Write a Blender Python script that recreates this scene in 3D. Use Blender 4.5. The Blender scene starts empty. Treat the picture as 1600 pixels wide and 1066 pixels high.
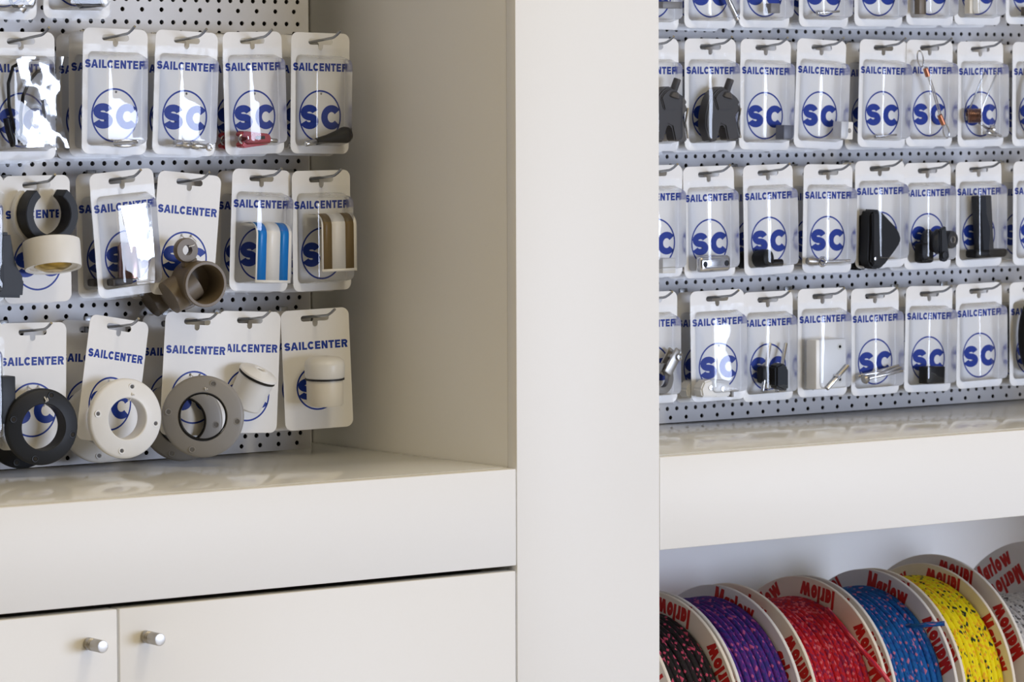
import bpy, bmesh, math, random
from mathutils import Vector, Matrix
random.seed(7)
SC = bpy.context.scene
COL = SC.collection
R = math.radians
H = 1.55                                   # camera height above the floor

# ------------------------------------------------------------------ camera
F_PX, YAW, PITCH, ROLL = 5672.7, 0.63773, 0.06133, -0.00366
CAM = Vector((-2.3108, -3.4788, H))
cy_, sy_, cp_, sp_ = math.cos(YAW), math.sin(YAW), math.cos(PITCH), math.sin(PITCH)
_r = Vector((cy_, -sy_, 0)); _f = Vector((sy_*cp_, cy_*cp_, -sp_)); _u = Vector((sy_*sp_, cy_*sp_, cp_))
RGT = _r*math.cos(ROLL) + _u*math.sin(ROLL)
UPV = -_r*math.sin(ROLL) + _u*math.cos(ROLL)
cam = bpy.data.cameras.new('camera')
cam.sensor_width = 36.0
cam.lens = F_PX/1600*36
cam.clip_start = .05
camo = bpy.data.objects.new('camera', cam); COL.objects.link(camo)
M = Matrix((RGT, UPV, -_f)).transposed().to_4x4(); M.translation = CAM
camo.matrix_world = M
SC.camera = camo
cam.dof.use_dof = True
cam.dof.focus_distance = 4.02
cam.dof.aperture_fstop = 14.0


def at(px, py, y):
    """world point on the plane Y = y seen at photograph pixel (px, py)"""
    d = _f*F_PX + RGT*(px-800) - UPV*(py-533)
    return CAM + d*((y-CAM.y)/d.y)


# ------------------------------------------------------------------ light
SC.view_settings.view_transform = 'Standard'
SC.view_settings.look = 'None'
SC.view_settings.gamma = 1.0
SC.view_settings.use_curve_mapping = False
SC.view_settings.exposure = 0.0
SC.cycles.transparent_max_bounces = 32
SC.cycles.max_bounces = 14
SC.cycles.diffuse_bounces = 10
SC.cycles.glossy_bounces = 6
world = bpy.data.worlds.new('shop_interior_light'); SC.world = world
world.use_nodes = True
wb = world.node_tree.nodes['Background']
WORLD_LOW, WORLD_UP = (.05, .041, .031), (.88, .69, .39)      # dim warm room around, lighter ceiling above
wn_ = world.node_tree; wt = wn_.nodes.new('ShaderNodeTexCoord'); ws = wn_.nodes.new('ShaderNodeSeparateXYZ')
wr = wn_.nodes.new('ShaderNodeMapRange'); wr.inputs[1].default_value = .15; wr.inputs[2].default_value = .8
wm = wn_.nodes.new('ShaderNodeMix'); wm.data_type = 'RGBA'
wm.inputs[6].default_value = (*WORLD_LOW, 1); wm.inputs[7].default_value = (*WORLD_UP, 1)
wn_.links.new(wt.outputs['Generated'], ws.inputs[0]); wn_.links.new(ws.outputs[2], wr.inputs[0])
wn_.links.new(wr.outputs[0], wm.inputs[0]); wn_.links.new(wm.outputs[2], wb.inputs[0]); wb.inputs[1].default_value = 1.0


def area(name, loc, target, sx, sy, power, color):
    l = bpy.data.lights.new(name, 'AREA'); l.shape = 'RECTANGLE'; l.size = sx; l.size_y = sy
    l.energy = power; l.color = color
    o = bpy.data.objects.new(name, l); COL.objects.link(o); o.location = loc
    o.rotation_euler = (Vector(target)-Vector(loc)).to_track_quat('-Z', 'Y').to_euler()
    return o


area('shop_window_light', (2.2, -5.0, 1.22), (0.1, 0, 1.22), 2.6, 1.4, 150, (.70, .79, 1.0))
LAMP_W, LAMP_C = 8.0, (1.0, .90, .70)
for lx in (-.06,): area('ceiling_lamp_light', (lx, -1.75, 3.05), (lx, -.3, 1.1), .45, .45, LAMP_W, LAMP_C)


# ------------------------------------------------------------------ materials
MATS = {}


def mat(name, color, rough=.5, metal=0., spec=.5, noise=None, bump=None, trans=0.):
    if name in MATS: return MATS[name]
    m = bpy.data.materials.new(name); m.use_nodes = True
    nt = m.node_tree; b = nt.nodes['Principled BSDF']
    b.inputs['Base Color'].default_value = (*color, 1); b.inputs['Roughness'].default_value = rough
    b.inputs['Metallic'].default_value = metal; b.inputs['Specular IOR Level'].default_value = spec
    b.inputs['Transmission Weight'].default_value = trans
    tc = nt.nodes.new('ShaderNodeTexCoord')
    n = nt.nodes.new('ShaderNodeTexNoise'); n.inputs['Scale'].default_value = noise[0] if noise else 60
    n.inputs['Detail'].default_value = 4
    nt.links.new(tc.outputs['Object'], n.inputs['Vector'])
    amt = noise[1] if noise else .04
    mx = nt.nodes.new('ShaderNodeMix'); mx.data_type = 'RGBA'
    mx.inputs[6].default_value = (*[c*(1-amt) for c in color], 1)
    mx.inputs[7].default_value = (*[min(1, c*(1+amt)) for c in color], 1)
    nt.links.new(n.outputs['Fac'], mx.inputs[0]); nt.links.new(mx.outputs[2], b.inputs['Base Color'])
    if bump:
        n2 = nt.nodes.new('ShaderNodeTexNoise'); n2.inputs['Scale'].default_value = bump[0]
        nt.links.new(tc.outputs['Object'], n2.inputs['Vector'])
        bp = nt.nodes.new('ShaderNodeBump'); bp.inputs['Strength'].default_value = bump[1]
        bp.inputs['Distance'].default_value = bump[2]
        nt.links.new(n2.outputs['Fac'], bp.inputs['Height']); nt.links.new(bp.outputs['Normal'], b.inputs['Normal'])
    MATS[name] = m
    return m


def film(name, tint, base, ior, rough, scale, dist, strength=1.0):
    """thin clear plastic: transparent layer with a Fresnel gloss"""
    m = bpy.data.materials.new(name); m.use_nodes = True; nt = m.node_tree
    nt.nodes.remove(nt.nodes['Principled BSDF']); out = nt.nodes['Material Output']
    t = nt.nodes.new('ShaderNodeBsdfTransparent'); t.inputs[0].default_value = (*tint, 1)
    g = nt.nodes.new('ShaderNodeBsdfGlossy'); g.inputs['Roughness'].default_value = rough
    g.inputs[0].default_value = (1, 1, 1, 1)
    fr = nt.nodes.new('ShaderNodeFresnel'); fr.inputs[0].default_value = ior
    ad = nt.nodes.new('ShaderNodeMath'); ad.operation = 'ADD'; ad.inputs[1].default_value = base; ad.use_clamp = True
    mx = nt.nodes.new('ShaderNodeMixShader')
    tc = nt.nodes.new('ShaderNodeTexCoord'); n = nt.nodes.new('ShaderNodeTexNoise')
    n.inputs['Scale'].default_value = scale; n.inputs['Detail'].default_value = 1.5
    oi = nt.nodes.new('ShaderNodeObjectInfo'); va = nt.nodes.new('ShaderNodeVectorMath'); va.operation = 'ADD'
    nt.links.new(tc.outputs['Object'], va.inputs[0]); nt.links.new(oi.outputs['Random'], va.inputs[1])
    nt.links.new(va.outputs[0], n.inputs['Vector'])
    bp = nt.nodes.new('ShaderNodeBump'); bp.inputs['Strength'].default_value = strength; bp.inputs['Distance'].default_value = dist
    nt.links.new(n.outputs['Fac'], bp.inputs['Height'])
    for s in (g, fr): nt.links.new(bp.outputs['Normal'], s.inputs['Normal'])
    nt.links.new(fr.outputs[0], ad.inputs[0]); nt.links.new(ad.outputs[0], mx.inputs[0])
    nt.links.new(t.outputs[0], mx.inputs[1]); nt.links.new(g.outputs[0], mx.inputs[2])
    nt.links.new(mx.outputs[0], out.inputs['Surface'])
    MATS[name] = m
    return m


WHITE = mat('white_laminate', (.870, .872, .865), .42, spec=.3, noise=(400, .01))
SHELF = mat('satin_shelf_laminate', (.745, .75, .735), .12, spec=.45, noise=(300, .015))
EDGE = mat('cream_edge_band', (.80, .74, .64), .4)
DARK = mat('dark_gap_shade', (.055, .048, .042), .8)  # dark colour stands in for the shade inside holes, slots and gaps
PEG = mat('perforated_steel_enamel', (.70, .70, .72), .38, spec=.4, noise=(200, .02))
CARD = mat('white_card', (.87, .87, .87), .45, spec=.35, noise=(120, .015))
INK = mat('blue_ink', (.006, .036, .32), .45, spec=.3)
STEEL = mat('polished_steel', (.62, .62, .63), .22, 1.0)
WIRE = mat('zinc_wire', (.36, .37, .38), .26, 1.0)
BRUSH = mat('brushed_nickel', (.42, .40, .37), .36, 1.0, bump=(900, .15, .0002))
BLACK = mat('black_plastic', (.008, .008, .009), .42, spec=.22)
CHAR = mat('charcoal_plastic', (.020, .023, .030), .45, spec=.28)
GREY = mat('grey_plastic', (.27, .26, .25), .42)
DGREY = mat('dark_grey_plastic', (.085, .080, .080), .5, spec=.3)
WPLAS = mat('white_plastic', (.84, .84, .83), .35)
CREAM = mat('cream_plastic', (.74, .69, .58), .4)
MILKY = mat('milky_plastic', (.75, .74, .70), .35)
TAN = mat('tan_plastic', (.17, .135, .095), .42)
TANIN = mat('tan_plastic_inside', (.17, .135, .095), .55)
RED = mat('red_plastic', (.42, .015, .025), .3)
BRASS = mat('brass', (.60, .42, .12), .3, 1.0)
BRONZE = mat('bronze_metal', (.33, .20, .17), .28, 1.0)
COPPER = mat('copper_ferrule', (.55, .22, .12), .32, 1.0)
BLUE = mat('blue_stripe', (.0, .19, .60), .35)
BROWN = mat('brown_stripe', (.17, .115, .045), .4)
TAPE = mat('white_tape', (.82, .81, .78), .35)
RUBBER = mat('black_rubber', (.01, .01, .01), .5)
BOARD = mat('cream_cardboard', (.78, .72, .62), .6, spec=.2, noise=(80, .03))
BOARDG = mat('white_cardboard', (.74, .72, .70), .6, spec=.2, noise=(80, .03))
REDINK = mat('red_ink', (.50, .022, .018), .55, spec=.2)
BLISTER = film('clear_blister_plastic', (.985, .987, .988), .015, 1.45, .03, 22, .0012)
BLISTER_WALL = film('clear_blister_wall', (.88, .90, .935), .015, 1.16, .28, 60, .001)
BLISTER_LIP = film('clear_blister_rim', (.985, .987, .988), .0, 1.22, .10, 55, .0022)
BAG = film('clear_crinkled_film', (.90, .91, .93), .34, 1.5, .10, 45, .0011)

# ------------------------------------------------------------------ mesh helpers


class MB:
    """collects shapes into one mesh"""
    def __init__(s): s.v = []; s.f = []; s.m = []; s.mats = []; s.uv = None

    def mi(s, m):
        if m not in s.mats: s.mats.append(m)
        return s.mats.index(m)

    def add(s, verts, faces, m, mx=None):
        o = len(s.v); i = s.mi(m)
        s.v += [tuple(mx @ Vector(v)) if mx else tuple(v) for v in verts]
        for f in faces: s.f.append(tuple(k+o for k in f)); s.m.append(i)

    def addbm(s, bm, m, mx=None):
        bm.verts.index_update()
        s.add([v.co.copy() for v in bm.verts], [[v.index for v in f.verts] for f in bm.faces], m, mx); bm.free()

    def addme(s, me, m, mx=None):
        s.add([v.co.copy() for v in me.vertices], [tuple(p.vertices) for p in me.polygons], m, mx)

    def box(s, c, size, m, bev=0., rot=None, seg=2):
        bm = bmesh.new(); bmesh.ops.create_cube(bm, size=1)
        for v in bm.verts: v.co = Vector((v.co.x*size[0], v.co.y*size[1], v.co.z*size[2]))
        if bev: bmesh.ops.bevel(bm, geom=bm.edges[:], offset=bev, segments=seg, affect='EDGES', profile=.5)
        s.addbm(bm, m, Matrix.Translation(c) @ (rot.to_4x4() if rot else Matrix()))

    def lathe(s, prof, c, axis, m, seg=32, close=False):
        """prof: (radius, height along axis) pairs"""
        q = Vector((0, 0, 1)).rotation_difference(Vector(axis).normalized()).to_matrix().to_4x4()
        mx = Matrix.Translation(c) @ q
        V = []; Fc = []; n = len(prof)
        for r, h in prof:
            for k in range(seg):
                a = 2*math.pi*k/seg; V.append((r*math.cos(a), r*math.sin(a), h))
        for i in range(n if close else n-1):
            j = (i+1) % n
            for k in range(seg):
                l = (k+1) % seg; Fc.append((i*seg+k, i*seg+l, j*seg+l, j*seg+k))
        if not close:
            if prof[0][0] > 1e-7: Fc.append(tuple(range(seg-1, -1, -1)))
            if prof[-1][0] > 1e-7: Fc.append(tuple((n-1)*seg+k for k in range(seg)))
        s.add(V, Fc, m, mx)

    def cyl(s, p0, p1, r, m, seg=20, bev=0.):
        p0 = Vector(p0); p1 = Vector(p1); h = (p1-p0).length
        if bev: pr = [(r-bev, 0), (r-bev*.3, bev*.3), (r, bev), (r, h-bev), (r-bev*.3, h-bev*.3), (r-bev, h)]
        else: pr = [(r, 0), (r, h)]
        s.lathe(pr, p0, p1-p0, m, seg)

    def tube(s, pts, r, m, seg=10, closed=False):
        pts = [Vector(p) for p in pts]; n = len(pts); V = []; Fc = []
        up = Vector((0.13, .31, .94)).normalized(); prev = None
        for i, p in enumerate(pts):
            a = pts[(i-1) % n] if closed or i > 0 else p
            b = pts[(i+1) % n] if closed or i < n-1 else p
            t = (b-a).normalized()
            if prev is None:
                x = t.cross(up).normalized()
            else:
                x = (prev - t*prev.dot(t)).normalized()
            prev = x; y = t.cross(x)
            rr = r[i] if isinstance(r, (list, tuple)) else r
            for k in range(seg):
                q = 2*math.pi*k/seg; V.append(p + x*(rr*math.cos(q)) + y*(rr*math.sin(q)))
        for i in range(n if closed else n-1):
            j = (i+1) % n
            for k in range(seg):
                l = (k+1) % seg; Fc.append((i*seg+k, i*seg+l, j*seg+l, j*seg+k))
        if not closed:
            Fc.append(tuple(range(seg-1, -1, -1))); Fc.append(tuple((n-1)*seg+k for k in range(seg)))
        s.add(V, Fc, m)

    def prism(s, poly, y0, y1, m, mx=None, bev=0.):
        """polygon in local (x, z) extruded from y0 to y1"""
        bm = bmesh.new()
        a = [bm.verts.new((x, y0, z)) for x, z in poly]
        f = bm.faces.new(a)
        ex = bmesh.ops.extrude_face_region(bm, geom=[f])
        for v in ex['geom']:
            if isinstance(v, bmesh.types.BMVert): v.co.y = y1
        bmesh.ops.recalc_face_normals(bm, faces=bm.faces[:])
        if bev: bmesh.ops.bevel(bm, geom=bm.edges[:], offset=bev, segments=2, affect='EDGES')
        s.addbm(bm, m, mx)

    def build(s, name, parent=None, smooth=35, label=None):
        me = bpy.data.meshes.new(name); me.from_pydata(s.v, [], s.f)
        for m in s.mats: me.materials.append(m)
        me.polygons.foreach_set('material_index', s.m)
        bm = bmesh.new(); bm.from_mesh(me); bmesh.ops.recalc_face_normals(bm, faces=bm.faces[:]); bm.to_mesh(me); bm.free()
        if smooth:
            me.polygons.foreach_set('use_smooth', [True]*len(me.polygons)); me.set_sharp_from_angle(angle=R(smooth))
        me.update()
        o = bpy.data.objects.new(name, me); COL.objects.link(o)
        if parent: o.parent = parent
        if label: o['label'] = label
        return o


def tag(o, label, cat, group=None):
    o['label'] = label; o['category'] = cat
    if group: o['group'] = group
    return o


def thing(name, label, cat, loc=(0, 0, 0), group=None):
    o = bpy.data.objects.new(name, None); COL.objects.link(o); o.location = loc; o.empty_display_size = .02
    return tag(o, label, cat, group)


def struct(o): o['kind'] = 'structure'; return o


def copy_tree(o, parent=None):
    c = o.copy(); COL.objects.link(c)
    if parent: c.parent = parent
    for ch in list(o.children): copy_tree(ch, c)
    return c


def curve_mesh(cu):
    o = bpy.data.objects.new('tmp', cu); COL.objects.link(o)
    bpy.context.view_layer.update()
    me = bpy.data.meshes.new_from_object(o.evaluated_get(bpy.context.evaluated_depsgraph_get()))
    bpy.data.objects.remove(o); bpy.data.curves.remove(cu)
    return me


def stroke(V, Fc, pts, w, closed=False):
    """flat band of width w along pts, mitred"""
    n = len(pts); o = len(V)
    for i, p in enumerate(pts):
        a = pts[(i-1) % n] if (closed or i > 0) else None; c = pts[(i+1) % n] if (closed or i < n-1) else None
        def nrm(u, v):
            d = math.hypot(v[0]-u[0], v[1]-u[1]); return (-(v[1]-u[1])/d, (v[0]-u[0])/d)
        n1 = nrm(a, p) if a else nrm(p, c); n2 = nrm(p, c) if c else n1
        mx, my = n1[0]+n2[0], n1[1]+n2[1]; k = max(.35, (mx*mx+my*my)/2)
        V.append((p[0]+mx/k*w/2, p[1]+my/k*w/2)); V.append((p[0]-mx/k*w/2, p[1]-my/k*w/2))
    for i in range(n if closed else n-1):
        j = (i+1) % n; Fc.append((o+2*i, o+2*j, o+2*j+1, o+2*i+1))


def arc(cx, cz, rx, rz, a0, a1, n=14):
    return [(cx+rx*math.cos(R(a0+(a1-a0)*k/n)), cz+rz*math.sin(R(a0+(a1-a0)*k/n))) for k in range(n+1)]


def glyph(ch, w):
    """heavy grotesque letter, cap height 1; returns verts, faces, advance"""
    V, Fc = [], []; h = w/2; lay = []         # lay: print layer of each vertex, so overlapping strokes never coincide

    def mark(): lay.extend([(lay[-1]+1) if lay else 0]*(len(V)-len(lay)))

    def poly(*p): Fc.append(tuple(range(len(V), len(V)+len(p)))); V.extend(p); mark()

    def S(pts, ww=w, cl=False): stroke(V, Fc, pts, ww, cl); mark()
    bar = lambda x0, x1, z0, z1: poly((x0, z0), (x1, z0), (x1, z1), (x0, z1))
    if ch == 'S':
        rz = (1-w)/4; S(arc(.41, 1-h-rz, .41-h-.015, rz, 12, 270)+arc(.41, h+rz, .41-h, rz, 90, -168)[1:]); adv = .82
    elif ch == 'C': S(arc(.46, .5, .46-h, .5-h, 38, 322, 24)); adv = .90
    elif ch == 'A':
        k = w*1.12
        poly((0, 0), (k, 0), (.5+k*.06, .80), (.5, 1), (.5-k*.5, 1)); poly((1-k, 0), (1, 0), (.5+k*.5, 1), (.5, 1), (.5-k*.06, .80))
        bar(.22, .78, .20, .20+w*.85); adv = 1.0
    elif ch == 'I': bar(.06, .06+w, 0, 1); adv = .12+w
    elif ch == 'L': bar(.06, .06+w, 0, 1); bar(.06, .74, 0, w*.88); adv = .76
    elif ch == 'E':
        bar(.06, .06+w, 0, 1); bar(.06, .80, 0, w*.88); bar(.06, .79, 1-w*.88, 1); bar(.06, .74, .5-w*.42, .5+w*.42); adv = .84
    elif ch == 'N':
        bar(.06, .06+w*.95, 0, 1); bar(.88-w*.95, .88, 0, 1); poly((.06, 1), (.06+w*1.05, 1), (.88, 0), (.88-w*1.05, 0)); adv = .94
    elif ch == 'T': bar(.40-h, .40+h, 0, 1); bar(0, .80, 1-w*.88, 1); adv = .80
    elif ch == 'R':
        bar(.06, .06+w, 0, 1); S([(.06, 1-h*.9), (.52, 1-h*.9)]+arc(.52, .70, .24, .30-h*.9, 80, -80)+[(.52, .4+h*.9), (.06, .4+h*.9)], w*.9)
        poly((.40, .42), (.40+w*1.1, .46), (.90, 0), (.90-w*1.2, 0)); adv = .92
    elif ch == 'M':
        bar(.04, .04+w, 0, 1); bar(1.06-w, 1.06, 0, 1); poly((.04, 1), (.04+w*1.2, 1), (.55+w*.4, 0), (.55-w*.4, 0)); poly((1.06-w*1.2, 1), (1.06, 1), (.55+w*.4, 0), (.55-w*.4, 0)); adv = 1.12
    elif ch == 'a': S(arc(.34, .36, .33-h, .36-h, 0, 360, 18)[:-1], w, True); bar(.68-w, .68, 0, .72); adv = .74
    elif ch == 'r': bar(.03, .03+w, 0, .72); S(arc(.33, .36, .30-h, .36-h, 165, 50, 6)); adv = .52
    elif ch == 'l': bar(.03, .03+w, 0, 1); adv = .08+w
    elif ch == 'o': S(arc(.36, .36, .36-h, .36-h, 0, 360, 20)[:-1], w, True); adv = .76
    elif ch == 'w':
        for x0, x1 in ((.0, .24), (.46, .24), (.46, .70), (.94, .70)): poly((x0, .72), (x0+w, .72), (x1+w, 0), (x1, 0))
        adv = 1.16
    return [(p[0], p[1], 4e-6*k) for p, k in zip(V, lay)], Fc, adv


def text_mesh(body, width, height, wt=.21, shear=0., gap=.05):
    """flat heavy lettering centred on the origin in x-y, scaled to width x height"""
    V, Fc = [], []; x = 0
    for ch in body:
        v, f, a = glyph(ch, wt); o = len(V)
        V += [(p[0]+x, p[1], p[2]) for p in v]; Fc += [tuple(i+o for i in q) for q in f]; x += a+gap
    xs = [p[0] for p in V]; ys = [p[1] for p in V]
    x0, x1, y0, y1 = min(xs), max(xs), min(ys), max(ys); sx = width/(x1-x0); sz = height/(y1-y0)
    me = bpy.data.meshes.new('lettering')
    me.from_pydata([((p[0]-(x0+x1)/2)*sx+shear*(p[1]-.5)*sz, (p[1]-(y0+y1)/2)*sz, p[2]) for p in V], [], Fc)
    return me


def poly_spline(cu, pts):
    sp = cu.splines.new('POLY'); sp.points.add(len(pts)-1); sp.use_cyclic_u = True
    for p, q in zip(sp.points, pts): p.co = (q[0], q[1], 0, 1)


def rrect(x0, y0, x1, y1, r, n=6):
    o = []
    for cx, cy, a in ((x1-r, y1-r, 0), (x0+r, y1-r, 90), (x0+r, y0+r, 180), (x1-r, y0+r, 270)):
        for k in range(n+1):
            t = R(a+90*k/n); o.append((cx+r*math.cos(t), cy+r*math.sin(t)))
    return o


def circ(cx, cy, r, n=24): return [(cx+r*math.cos(2*math.pi*k/n), cy+r*math.sin(2*math.pi*k/n)) for k in range(n)]


TOFRONT = Matrix(((1, 0, 0, 0), (0, 0, -1, 0), (0, 1, 0, 0), (0, 0, 0, 1)))   # x,y,z -> x,-z,y

# ------------------------------------------------------------------ the shop fittings
D = 0.33197                                 # depth of the display niches
ZS = H-.3790                                # shelf top
ZF = H-.4850                                # lower edge of the fascia
XA = -.0211                                 # right end of the left perforated panel
XB, XC = .0270, .2254                       # sides of the pillar
LEFT, RIGHT, TOP = -1.15, at(1555, 60, 0).x+.12, 2.15

m = MB(); m.box((.3, -2.6, -.02), (8, 6.0, .04), mat('pale_floor', (.60, .585, .56), .35, noise=(8, .15)))
struct(m.build('floor', smooth=0))
m = MB(); m.box((.3, .40, 1.4), (8, .04, 2.8), mat('wall_paint', (.7, .68, .64), .7))
struct(m.build('wall_back', smooth=0))

# left base cabinet with two doors
cab = thing('base_cabinet', 'white base cabinet with two doors and nickel knobs below the left counter', 'cabinet', ((LEFT+XB)/2, -.15, 0))
cl = cab.location
gx = at(185.3, 1010, -D).x


def ubox(mb, x0, x1, y0, y1, z0, z1, mt, bev=.0, org=(0, 0, 0)):
    mb.box(((x0+x1)/2-org[0], (y0+y1)/2-org[1], (z0+z1)/2-org[2]), (x1-x0, y1-y0, z1-z0), mt, bev)


b = MB()
ubox(b, LEFT, XB-.002, -D+.024, .06, .0, ZF-.012, DARK, 0, cl)  # solid block coloured dark, painting the shade into the door gaps
b.build('carcass', cab, 0)
doors = []
for (x0, x1, kx, ky) in ((gx-.56, gx-.0013, 135.8, 1005.5), (gx+.0013, XB-.0022, 225.0, 994.5)):
    b = MB(); ubox(b, x0, x1, -D, -D+.019, .09, ZF-.0058, WHITE, .0012, cl); d = b.build('door', cab)
    p = at(kx+2.5, ky+.5, -D) - Vector(cl)
    k = MB()
    k.lathe([(.0058, 0), (.0064, .0005), (.0064, .0075), (.0058, .0080), (.0058, .0090), (.0064, .0095), (.0064, .0108), (.0058, .0113),
             (.0058, .0123), (.0064, .0128), (.0064, .0275), (.0060, .0283), (.0052, .0285)], p, (0, -1, 0), BRUSH, 32)
    k.build('door_knob', d, 30, 'cylindrical brushed nickel knob with two grooves')

# left counter: shelf board + fascia
ct = thing('counter_shelf', 'white counter shelf with deep fascia below the left display rack', 'shelf', ((LEFT+XB)/2, -.15, ZS))
cl = ct.location
b = MB(); ubox(b, LEFT, XB-.0008, -D+.0175, .085, ZS-.018, ZS, SHELF, .0006, cl); b.build('shelf_board', ct)
b = MB(); ubox(b, LEFT, XB-.0012, -D, -D+.0168, ZF, ZS-.0006, WHITE, .0012, cl); b.build('fascia', ct)
b = MB(); ubox(b, LEFT, XB-.0012, .07, .088, ZS, TOP, WHITE, 0, cl); b.build('back_board', ct)
b = MB(); ubox(b, LEFT, XB-.0012, -D+.02, .088, TOP, TOP+.02, WHITE, 0, cl); b.build('top_board', ct)

# pillar between the two niches
pl = thing('partition_pillar', 'plain white boxed pillar between the two display niches', 'pillar', ((XB+XC)/2, -.15, 0))
cl = pl.location
b = MB(); ubox(b, XB, XC, -D, -D+.0165, 0, TOP+.1, WHITE, .0008, cl); b.build('front_board', pl)
b = MB(); ubox(b, XB+.0004, XB+.018, -D+.0172, .098, 0, TOP+.1, WHITE, .0006, cl); b.build('side_panel', pl)
b = MB(); ubox(b, XC-.018, XC-.0004, -D+.0172, .098, 0, TOP+.1, WHITE, .0006, cl); b.build('side_panel', pl)

# right unit: shelf + fascia, open compartment below
ZSR, ZFR = ZS+.0012, ZF+.0015
ct = thing('counter_shelf', 'white counter shelf with deep fascia above the rope reels', 'shelf', ((XC+RIGHT)/2, -.15, ZSR))
cl = ct.location
b = MB(); ubox(b, XC+.0008, RIGHT, -D+.0175, .085, ZSR-.018, ZSR, SHELF, .0006, cl); b.build('shelf_board', ct)
b = MB(); ubox(b, XC+.0022, RIGHT, -D+.002, -D+.0168, ZFR, ZSR-.0012, WHITE, .0012, cl); b.build('fascia', ct)
b = MB(); ubox(b, XC+.0012, RIGHT, .07, .088, ZSR, TOP, WHITE, 0, cl); b.build('back_board', ct)
b = MB(); ubox(b, XC+.0012, RIGHT, -D+.02, .088, TOP, TOP+.02, WHITE, 0, cl); b.build('top_board', ct)
oc = thing('open_cabinet', 'open white compartment holding the rope reels below the right counter', 'cabinet', ((XC+RIGHT)/2, -.15, .3))
cl = oc.location
b = MB(); ubox(b, XC+.001, RIGHT, .052, .069, .45, ZSR-.0185, WHITE, 0, cl); b.build('back_board', oc)
b = MB(); ubox(b, XC+.001, RIGHT, -D+.02, .051, .45, .468, WHITE, 0, cl); b.build('bottom_board', oc)
b = MB(); ubox(b, XC+.001, RIGHT, -D+.02, .051, .0, .449, WHITE, 0, cl); b.build('plinth', oc)

b = MB(); b.box((0, 0, 0), (.018, D+.09, TOP+.1), WHITE, .0008)
o = b.build('end_panel'); o.location = (RIGHT+.0095, (.09-D)/2, (TOP+.1)/2); tag(o, 'white end panel closing the right display niche', 'panel')

# perforated panels with real holes
BANDS = [H+.2634, H+.1077, H-.0481, H-.2037, H-.3594]


def pegboard(label, x0, x1, ph_d, ph_s, zbot, ztop):
    rows = []
    for r in BANDS:
        for j in range(6): rows += [(r+j*.0251, .015, ph_d), (r+j*.0251-.0112, .025, ph_s)]
    rows = sorted(q for q in rows if zbot+.004 < q[0] < ztop-.004)
    V, Fc = [], []
    hr = .0027; th = .0015; N = 16

    def quad(a0, a1, c0, c1):
        o = len(V); V.extend([(a0, 0, c0), (a1, 0, c0), (a1, 0, c1), (a0, 0, c1)]); Fc.append((o, o+1, o+2, o+3))
    for i, (z, p, ph) in enumerate(rows):
        za = zbot if i == 0 else (rows[i-1][0]+z)/2
        zb = ztop if i == len(rows)-1 else (rows[i+1][0]+z)/2
        n0 = math.ceil((x0+p/2-ph)/p); n1 = math.floor((x1-p/2-ph)/p)
        quad(x0, ph+n0*p-p/2, za, zb); quad(ph+n1*p+p/2, x1, za, zb)
        zl, zh = z-min(.005, z-za), z+min(.005, zb-z)
        for n in range(n0, n1+1):
            cx = ph+n*p
            cor = [math.atan2(zh-z, p/2), math.atan2(zh-z, -p/2), math.atan2(zl-z, -p/2)+2*math.pi, math.atan2(zl-z, p/2)+2*math.pi]
            cor.append(cor[0]+2*math.pi)
            o = len(V)
            for q in range(4):
                for k in range(4):
                    a = cor[q]+(cor[q+1]-cor[q])*k/4
                    c, s_ = math.cos(a), math.sin(a)
                    t = min((p/2)/abs(c) if abs(c) > 1e-9 else 9, ((zh-z) if s_ > 0 else (z-zl))/abs(s_) if abs(s_) > 1e-9 else 9)
                    V.append((cx+t*c, 0, z+t*s_)); V.append((cx+hr*c, 0, z+hr*s_)); V.append((cx+hr*c, th, z+hr*s_))
            for k in range(N):
                l = (k+1) % N
                Fc.append((o+3*k, o+3*l, o+3*l+1, o+3*k+1)); Fc.append((o+3*k+1, o+3*l+1, o+3*l+2, o+3*k+2))
            if zl > za+1e-6: quad(cx-p/2, cx+p/2, za, zl)
            if zb > zh+1e-6: quad(cx-p/2, cx+p/2, zh, zb)
    b = MB(); org = Vector(((x0+x1)/2, 0, zbot))
    b.add([tuple(Vector(v)-org) for v in V], Fc, PEG)
    # folded return edges
    w, h = x1-x0, ztop-zbot
    for a, c_ in (((-w/2, 0, 0), (-w/2, 0, h)), ((w/2, 0, 0), (w/2, 0, h)), ((-w/2, 0, 0), (w/2, 0, 0)), ((-w/2, 0, h), (w/2, 0, h))):
        b.add([a, c_, (c_[0], .012, c_[2]), (a[0], .012, a[2])], [(0, 1, 2, 3)], PEG)
    root = thing('perforated_panel', label, 'pegboard', org)
    b.build('panel_sheet', root, 0)
    k = MB(); k.box((0, .0145, h/2), (w-.004, .004, h-.002), DARK); k.build('backing', root, 0)  # sheet coloured dark as the shade seen through the holes
    return root


pegboard('grey perforated steel panel behind the packs in the left niche', LEFT, XA, -.14014, -.14014, ZS+.0008, TOP-.02)
pegboard('grey perforated steel panel behind the packs in the right niche', XC+.002, RIGHT-.005, .53567, .53567, ZSR+.0008, TOP-.02)

# ------------------------------------------------------------------ blister packs
CW, CT, CB = .0406, .0066, -.1288           # half width, top and bottom of a card (origin = top of its hanging slot)


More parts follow.
